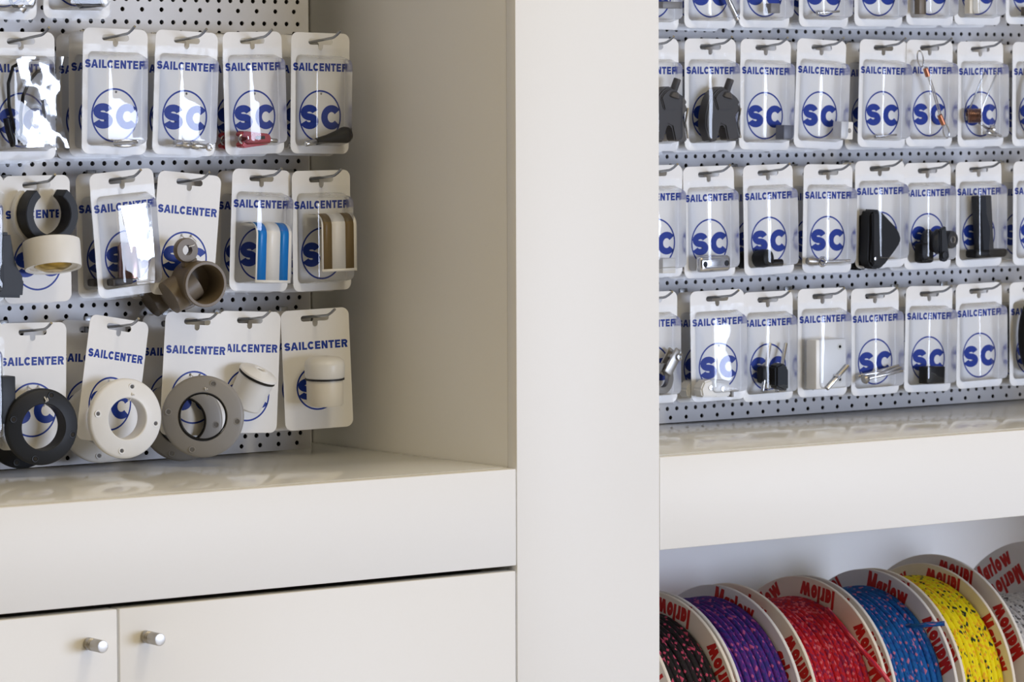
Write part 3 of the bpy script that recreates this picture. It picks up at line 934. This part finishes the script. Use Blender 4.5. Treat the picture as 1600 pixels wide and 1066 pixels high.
def chromey(b, lp):
    c = lp(40, 5, -.015)
    b.lathe([(.003, -.010), (.008, -.008), (.006, -.002), (.009, .003), (.006, .009)], c, (.5, -.3, .4), STEEL, 20)
    b.tube([c+Vector((-.010+.008*math.cos(t), 0, .004+.008*math.sin(t))) for t in [2*math.pi*k/18 for k in range(18)]], .002, CHAR, 8, True)
    return 'chrome_fitting', 'chrome fitting with dark ring'


def grate(b, lp):
    c = lp(140, -4, -.016)
    b.prism([(c.x+x, c.z+z) for x, z in [(-.030, .012), (.004, .010), (.012, -.010), (-.012, -.012)]], c.y-.006, c.y+.004, CHAR, None, .001)
    b.prism([(c.x+x, c.z+z) for x, z in [(.006, .006), (.028, .004), (.012, -.011)]], c.y-.010, c.y-.002, WPLAS, None, .001)
    return 'slate_plate', 'slate plate with white triangular tab'


LG, RG = 'packs on the hooks of the left rack', 'packs on the hooks of the right rack'
LH, RH = 'hooks of the left rack', 'hooks of the right rack'
# side, slot px, slot py, roll (+ = bottom swings right), yaw (- = turned to the left), kind, goods, what, number hanging behind, own x-scale
PACKS = [
 ('L', 2, -156, 0, 0, 'B', mk(chromey), 'chrome fitting in the top row, bottom half in view', 0, ),
 ('L', 118, -155, 0, 0, 'B', mk(grate), 'slate plate and white triangular tab in the top row', 0, ),
 ('L', -74, 66, 0, 0, 'B', g_none, 'no goods visible, left of the black cord', 1),
 ('L', 32.5, 64.6, 0, 0, 'B', g_cord, 'coiled black cord in crinkled film', 2),
 ('L', 180.5, 59.3, -1.5, 1.0, 'B', g_shackle, 'small steel shackle left of the chrome swivel', 2),
 ('L', 292, 63.2, -2.6, 1.6, 'B', g_swivel, 'chrome swivel fitting', 1),
 ('L', 393.9, 63.9, 1.2, 4, 'B', g_redsnap, 'red snap hook', 1),
 ('L', 500.7, 65.4, -1.0, 3, 'B', g_handle, 'black tapered handle beside the niche wall', 1),
 ('L', -48, 288, 0, 0, 'B', dark_wedge(3, 410), 'dark slate bracket cut by the left edge', 1),
 ('L', 56.6, 289, .4, 0, 'P', g_clip, 'black ring clip and white collar', 2),
 ('L', 189.8, 281.5, 4.6, 1.2, 'B', g_bronze, 'bronze fitting behind shiny film', 1),
 ('L', 296.5, 285, -5.5, 0, 'P', g_elbow, 'tan pipe elbow', 1),
 ('L', 408.8, 279, -2.6, 4.5, 'B', g_stripe(BLUE, 'white tape with two blue stripes', 429, 348, 438), 'blue striped white tape', 1),
 ('L', 501.5, 280.2, .4, 3, 'B', g_stripe(BROWN, 'white tape with two brown stripes', 530, 333.5, 420), 'brown striped white tape', 1),
 ('L', -49, 518, 0, 0, 'B', block(-2, 625, (.03, .02, .05), CHAR, 'dark_block', 'dark plastic block'), 'dark block left of the black ring', 0),
 ('L', 51, 519, -1.0, -1, 'P', ring(CHAR, 64.6, 667, -.030, .0410, .0245, -6, 'black plastic mounting ring', 0, (75, 165, 255, 345)), 'black mounting ring', 1),
 ('L', 186.6, 512, -9.5, 8, 'P', ring(WPLAS, 195, 654, -.036, .0432, .0225, -12, 'white plastic mounting ring', -.02, (88, 178, 268, 358)), 'white mounting ring', 1),
 ('L', 308.5, 503, -4.0, -1, 'P', ring(GREY, 317, 651, -.042, .0448, .0262, -33, 'grey plastic mounting ring', 0, (75, 175, 255, 355), BLACK), 'grey mounting ring', 1),
 ('L', 390.5, 500.7, -3.0, 0, 'P', g_plug, 'white plug with flat rim', 1),
 ('L', 491.7, 497, 2.2, -14, 'S', g_cup, 'cream domed cap', 1),
 # right rack
 ('R', 1019, -118, 0, 0, 'B', block(1046, 8, (.03, .012, .008), GREY, 'grey_lever', 'grey lever'), 'grey lever beside the pillar in the top row', 0),
 ('R', 1109.5, -118, 0, 0, 'B', bar(1139, 3, .050, .0035, -62, 'steel_rod', 'slanted steel rod'), 'slanted steel rod in the top row', 1),
 ('R', 1194, -117, 0, 0, 'B', block(1207, 13, (.015, .012, .012), GREY, 'grey_nut', 'grey hexagonal nut'), 'grey nut in the top row', 1),
 ('R', 1287, -116, 0, 0, 'B', bar(1294, 19, .034, .0016, 4, 'steel_pin', 'thin steel pin'), 'thin steel pin in the top row', 1),
 ('R', 1372.7, -115, 0, 0, 'B', g_none, 'only its emblem showing, beside the tan block', 1),
 ('R', 1453, -115, 0, 0, 'B', block(1438, 4, (.012, .010, .030), TAN, 'tan_block', 'tan block'), 'tan block in the top row', 1),
 ('R', 1527.5, -114, 0, 0, 'B', block(1519, 8, (.018, .010, .022), CREAM, 'cream_block', 'cream block'), 'cream block in the top row', 1),
 ('R', 1607, -113, 0, 0, 'B', block(1607, 18, (.018, .010, .012), TAN, 'olive_block', 'olive block'), 'olive block at the right edge of the top row', 0),
 ('R', 1019, 73, 0, 0, 'B', cleat(1038, 164), 'dark grey cam cleat half hidden by the pillar', 1),
 ('R', 1109.8, 73.4, 0, .5, 'B', cleat(1121, 164), 'dark grey cam cleat fully in view', 1),
 ('R', 1196.6, 74.6, -1.2, 0, 'B', block(1226, 207, (.016, .016, .018), mat('slate_grey_plastic', (.17, .18, .22), .4), 'grey_block', 'small slate grey block'), 'small slate grey block', 1),
 ('R', 1284, 74.6, -2.6, 0, 'B', block(1317, 204, (.020, .016, .022), WPLAS, 'white_block', 'small white block', 1), 'small white block with a dimple', 2),
 ('R', 1380.5, 75, -1.6, .5, 'B', bar(1384, 212, .034, .0014, 5, 'steel_pin', 'thin steel pin'), 'thin steel pin beside the wire strop', 1),
 ('R', 1452.5, 75, -.4, .8, 'B', mk(strop), 'steel wire strop with copper ferrules', 1),
 ('R', 1531.5, 77, .6, 0, 'B', mk(spring), 'bronze torsion spring', 1),
 ('R', 1617, 78, 0, 0, 'B', cable(1625, 160, MILKY, 'white_cable', 'coiled white cable'), 'coiled white cable at the right edge', 1),
 ('R', 1025, 271, 0, 0, 'B', block(1040, 415, (.020, .014, .018), MILKY, 'milky_block', 'milky plastic block'), 'milky block half hidden by the pillar', 1),
 ('R', 1107, 272.5, 1.0, .8, 'B', mk(bridge), 'rounded steel plate with two holes', 1),
 ('R', 1199.6, 270, 1.2, .5, 'B', mk(knobby), 'black knob on a short stem', 1),
 ('R', 1294, 269.5, -1, 0, 'B', mk(eyebolt), 'steel eye bolt', 2),
 ('R', 1374.5, 263.5, .3, -2, 'B', mk(tri), 'black triangular guard', 1),
 ('R', 1449, 266.7, .2, 0, 'B', mk(fairlead), 'black double roller fairlead', 1),
 ('R', 1529, 265, .3, 0, 'B', mk(tee), 'black upright bracket on a flat foot', 1),
 ('R', 1618, 264, 0, 0, 'B', g_none, 'only its emblem showing, beside the black upright bracket', 1),
 ('R', 1017, 469, 0, 0, 'B', mk(rshackle), 'grey metal ring shackle beside the pillar', 2),
 ('R', 1120.4, 466.4, 1.0, -4, 'B', mk(milky), 'milky plastic clamp with two bolts', 1),
 ('R', 1199.5, 468.2, .2, 0, 'B', mk(pinned), 'black jaw on two steel pins', 1),
 ('R', 1285, 463, 0, -.5, 'B', mk(wbox), 'white box and steel bolt', 1),
 ('R', 1366.9, 462.4, .4, 0, 'B', mk(pins), 'bundle of steel pins', 1),
 ('R', 1452, 459.3, -1.4, 0, 'B', block(1456, 586, (.031, .016, .022), BLACK, 'black_block', 'black rectangular block'), 'black rectangular block', 1),
 ('R', 1529.2, 454.6, .8, -.5, 'B', g_none, 'only its emblem showing, beside the black oval ring', 1),
 ('R', 1612, 452, .5, 0, 'B', mk(big_oval), 'large black oval ring', 1),
]
YF = -.066
GAP = {'tan pipe elbow': .057, 'black mounting ring': .050, 'white mounting ring': .057, 'grey mounting ring': .050}
BARE = {'blue striped white tape', 'brown striped white tape', 'black ring clip and white collar', 'white plug with flat rim', 'cream domed cap', 'small slate grey block beside the cleat'}
for (side, sx, sy, rl, yw, kind, goods, what, nb) in PACKS:
    grp, hg = (LG, LH) if side == 'L' else (RG, RH)
    org = at(sx, sy, YF) + Vector((0, 0, .0034))
    noun = 'clear blister pack' if kind == 'B' else 'white hanging card'
    root = thing('blister_pack' if kind == 'B' else 'product_card', '%s with %s' % (noun, what), 'pack' if kind == 'B' else 'product card', org, grp)
    root.rotation_euler = (0, 0, 0)
    co = bpy.data.objects.new('card', {'B': CARD_BLISTER, 'P': CARD_PLAIN, 'S': CARD_SMALL}[kind]); COL.objects.link(co); co.parent = root
    if kind == 'B':
        bo = bpy.data.objects.new('blister', BLISTER_ME); COL.objects.link(bo); bo.parent = root
    rot = (Matrix.Rotation(R(yw), 3, 'Z') @ Matrix.Rotation(R(-rl), 3, 'Y'))
    inv = rot.inverted()

    def lp(px, py, y, org=org, inv=inv):
        p = at(px, py, org.y+y)
        return inv @ (p-org)
    goods(root, lp)
    root.rotation_euler = rot.to_euler()
    hook(org, YF-.028 if sx != 32.5 else YF-.048, 'wire hook of the pack with %s' % what, hg)
    gap = GAP.get(what, .029)
    for k in range(nb):
        dy = gap*(k+1)
        bare = what in BARE
        if bare:
            c = root.copy(); COL.objects.link(c)
            for ch in root.children:
                if ch.name.split('.')[0] in ('card', 'blister'):
                    d = ch.copy(); COL.objects.link(d); d.parent = c
        else:
            c = copy_tree(root)
        c.location = org + Vector((0, dy, -math.tan(R(5))*dy))
        c.rotation_euler = (0, R(random.uniform(-1.2, 1.2)-rl*.4), R(random.uniform(-1.5, 1.5)))
        for ch in c.children:
            if ch.name.startswith('mounting_ring'): ch.location.z -= .003
        c['label'] = ('shaded pack behind the %s with %s' if k == 0 else 'rearmost pack behind the %s with %s') % ('pack' if kind == 'B' else 'card', what)

# ------------------------------------------------------------------ rope reels


def rope_mat(name, base, fleck, second, p1, p2, scale=165):
    m = bpy.data.materials.new(name); m.use_nodes = True; nt = m.node_tree; b = nt.nodes['Principled BSDF']
    b.inputs['Roughness'].default_value = .6; b.inputs['Specular IOR Level'].default_value = .25
    uv = nt.nodes.new('ShaderNodeUVMap'); uv.uv_map = 'rope'
    sp = nt.nodes.new('ShaderNodeSeparateXYZ'); nt.links.new(uv.outputs[0], sp.inputs[0])

    def math_(op, a, c=None):
        n = nt.nodes.new('ShaderNodeMath'); n.operation = op
        for i, q in enumerate((a, c)):
            if q is None: continue
            if isinstance(q, (int, float)): n.inputs[i].default_value = q
            else: nt.links.new(q, n.inputs[i])
        return n.outputs[0]
    u = math_('MULTIPLY', sp.outputs[0], scale); v = math_('MULTIPLY', sp.outputs[1], 7)
    a = math_('ADD', u, v); c = math_('SUBTRACT', u, v)
    cb = nt.nodes.new('ShaderNodeCombineXYZ')
    nt.links.new(math_('FLOOR', a), cb.inputs[0]); nt.links.new(math_('FLOOR', c), cb.inputs[1])
    wn = nt.nodes.new('ShaderNodeTexWhiteNoise'); wn.noise_dimensions = '2D'; nt.links.new(cb.outputs[0], wn.inputs['Vector'])
    fa = math_('FRACT', a); fc = math_('FRACT', c)
    # strand shading height
    ha = math_('SINE', math_('MULTIPLY', fa, math.pi)); hc = math_('SINE', math_('MULTIPLY', fc, math.pi))
    hh = math_('MULTIPLY', ha, hc)
    bp = nt.nodes.new('ShaderNodeBump'); bp.inputs['Strength'].default_value = .3; bp.inputs['Distance'].default_value = .0005
    nt.links.new(hh, bp.inputs['Height']); nt.links.new(bp.outputs[0], b.inputs['Normal'])
    m1 = nt.nodes.new('ShaderNodeMix'); m1.data_type = 'RGBA'; m1.inputs[6].default_value = (*base, 1); m1.inputs[7].default_value = (*second, 1)
    nt.links.new(math_('GREATER_THAN', wn.outputs['Value'], 1-p2), m1.inputs[0])
    m2 = nt.nodes.new('ShaderNodeMix'); m2.data_type = 'RGBA'; nt.links.new(m1.outputs[2], m2.inputs[6]); m2.inputs[7].default_value = (*fleck, 1)
    nt.links.new(math_('LESS_THAN', wn.outputs['Value'], p1), m2.inputs[0])
    nt.links.new(m2.outputs[2], b.inputs['Base Color'])
    return m


ZAX = None


def rope_uv(o, us):
    uvl = o.data.uv_layers.new(name='rope')
    for poly in o.data.polygons:
        for li in poly.loop_indices:
            uvl.data[li].uv = us[o.data.loops[li].vertex_index]


MARLOW = text_mesh('Marlow', .074, .0235, .30, 0.003, .0)


def flange(root, x, Rf, board, face_side, seed, th=.0022):
    b = MB()
    b.lathe([(.020, -th), (Rf-.0006, -th), (Rf, -th*.6), (Rf, th*.6), (Rf-.0006, th), (.020, th)], (x, 0, 0), (1, 0, 0), board, 96, True)
    rr = random.Random(seed)
    # printed lettering on both faces, rows of words at differing angles
    for side in (-1, 1):
        for ringr, n in ((Rf-.017, 8), (Rf-.047, 6)):
            for k in range(n):
                a = 2*math.pi*(k+rr.uniform(-.06, .06)+.3*(ringr > Rf-.02))/n
                ang = side*(a-math.pi/2)+rr.choice((0, .14, -.12, math.pi, math.pi+.1))
                rot = Matrix(((0, 0, side), (math.cos(ang), -math.sin(ang), 0), (math.sin(ang), math.cos(ang), 0))).to_4x4()
                if side == -1: rot = Matrix(((0, 0, -1), (-math.cos(ang), math.sin(ang), 0), (math.sin(ang), math.cos(ang), 0))).to_4x4()
                mx = Matrix.Translation((x+side*(th+.0002), ringr*math.cos(a), ringr*math.sin(a))) @ rot
                V = [mx @ v.co for v in MARLOW.vertices]
                ok = [math.hypot(v.y, v.z) < Rf-.0008 for v in V]
                Fc = [tuple(p.vertices) for p in MARLOW.polygons if all(ok[i] for i in p.vertices)]
                b.add(V, Fc, REDINK)
    return b.build('flange', root, 30)


def reel(px_l, px_r, rf, rr, pk, label, mt, board, seed, rl=None, turns=None):
    YA = -.145
    pl_ = at(px_l, pk[1], YA); pr_ = at(px_r, pk[1], YA)
    x0, x1 = pl_.x, pr_.x
    root = thing('rope_reel', label, 'rope reel', ((x0+x1)/2, YA, ZAX), 'rope reels in the open compartment')
    hw = (x1-x0)/2
    flange(root, -hw, rl or rf, board, -1, seed); flange(root, hw, rf, board, 1, seed+50)
    b = MB(); b.lathe([(.018, -hw-.001), (.030, -hw-.001), (.030, hw+.001), (.018, hw+.001)], (0, 0, 0), (1, 0, 0), BOARD, 32, True); b.build('core', root)
    # rope coils
    rw = .0043; n = max(4, int((2*hw-.006)/(rw*1.95))); pitch = (2*hw-.006)/n
    V = []; Fc = []; us = []; S, K = 150, 8
    rd = random.Random(seed)
    for c in range(n):
        xc = -hw+.003+pitch*(c+.5); Rm = rr-rw-rd.choice((0, 0, .0004, .0010)); ph = rd.random(); sk = rd.uniform(-.5, .5)*.0022
        o = len(V)
        for i in range(S+1):
            t = 2*math.pi*i/S
            for k in range(K+1):
                q = 2*math.pi*k/K; rad = Rm+rw*math.cos(q)
                V.append((xc+sk*math.sin(t+ph*6)+rw*1.04*math.sin(q), rad*math.cos(t), rad*math.sin(t))); us.append((i/S+ph, k/K))
        for i in range(S):
            for k in range(K): Fc.append((o+i*(K+1)+k, o+(i+1)*(K+1)+k, o+(i+1)*(K+1)+k+1, o+i*(K+1)+k+1))
    o = len(V)
    for x in (-hw+.003, hw-.003):
        for i in range(64):
            t = 2*math.pi*i/64; V.append((x, (rr-rw*1.5)*math.cos(t), (rr-rw*1.5)*math.sin(t))); us.append((i/64, .5))
    for i in range(64): Fc.append((o+i, o+(i+1) % 64, o+64+(i+1) % 64, o+64+i))
    b = MB(); b.add(V, Fc, mt); w = b.build('rope_winding', root, 60); rope_uv(w, us)
    return root


def rope_end(root, pts, mt, label):
    b = MB(); pts = [Vector(p)-root.location for p in pts]
    b.tube(pts, .0030, mt, 8); o = b.build('rope_end', root, 60, label)
    us = []
    for i in range(len(pts)): us += [(i*.012, k/8) for k in range(8)]
    rope_uv(o, us)


RF = .158
ZAX = at(1256, 901, -.145).z-RF
R_BLACK = rope_mat('black_pink_braid', (.014, .013, .014), (.62, .08, .16), (.02, .014, .02), .13, .3)
R_PURP = rope_mat('purple_pink_braid', (.10, .020, .22), (.50, .10, .28), (.035, .025, .20), .11, .35)
R_RED = rope_mat('red_pink_braid', (.50, .010, .022), (.68, .14, .17), (.26, .012, .06), .14, .25)
R_BLUE = rope_mat('blue_pink_braid', (.004, .105, .36), (.50, .16, .28), (.005, .06, .27), .10, .3)
R_YEL = rope_mat('yellow_navy_braid', (.84, .72, .008), (.03, .05, .03), (.80, .42, .02), .12, .13)
R_WHT = rope_mat('white_grey_braid', (.62, .62, .62), (.12, .12, .13), (.50, .50, .52), .16, .3)
reel(930, 1026, RF, RF-.022, (1026, 921), 'reel of black rope with pink flecks beside the pillar', R_BLACK, BOARD, 3)
reel(1034, 1124, RF, RF-.013, (1124, 912), 'reel of purple rope with pink flecks between black and red reels', R_PURP, BOARDG, 11)
rd_ = reel(1147, 1256, RF, RF-.024, (1256, 901), 'reel of red rope with a loose end hanging over its flange', R_RED, BOARD, 23)
bl_ = reel(1268, 1362, RF, RF-.020, (1362, 890), 'reel of blue rope with a short end sticking out', R_BLUE, BOARDG, 31)
reel(1374, 1450, RF, RF-.014, (1450, 885), 'reel of yellow rope with dark flecks', R_YEL, BOARD, 47)
reel(1466, 1622, RF+.014, RF-.050, (1622, 868), 'reel of white rope at the right edge of the compartment', R_WHT, BOARDG, 59, RF+.010)
rope_end(rd_, [at(1292, 952, -.21), at(1306, 968, -.235), at(1330, 997, -.275), at(1356, 1026, -.30), at(1382, 1056, -.312), at(1400, 1084, -.315)], R_RED, 'loose red rope end')
rope_end(bl_, [at(1418, 978, -.262), at(1432, 979, -.285), at(1450, 976, -.297), at(1476, 974.5, -.310)], R_BLUE, 'short blue rope end')
b = MB(); x0, x1 = XC+.001, RIGHT
b.cyl((0, 0, 0), (x1-x0-.002, 0, 0), .0165, STEEL, 24)
o = b.build('axle_rod'); o.location = (x0, -.145, ZAX); tag(o, 'steel rod running through the hubs of the rope reels', 'rod')
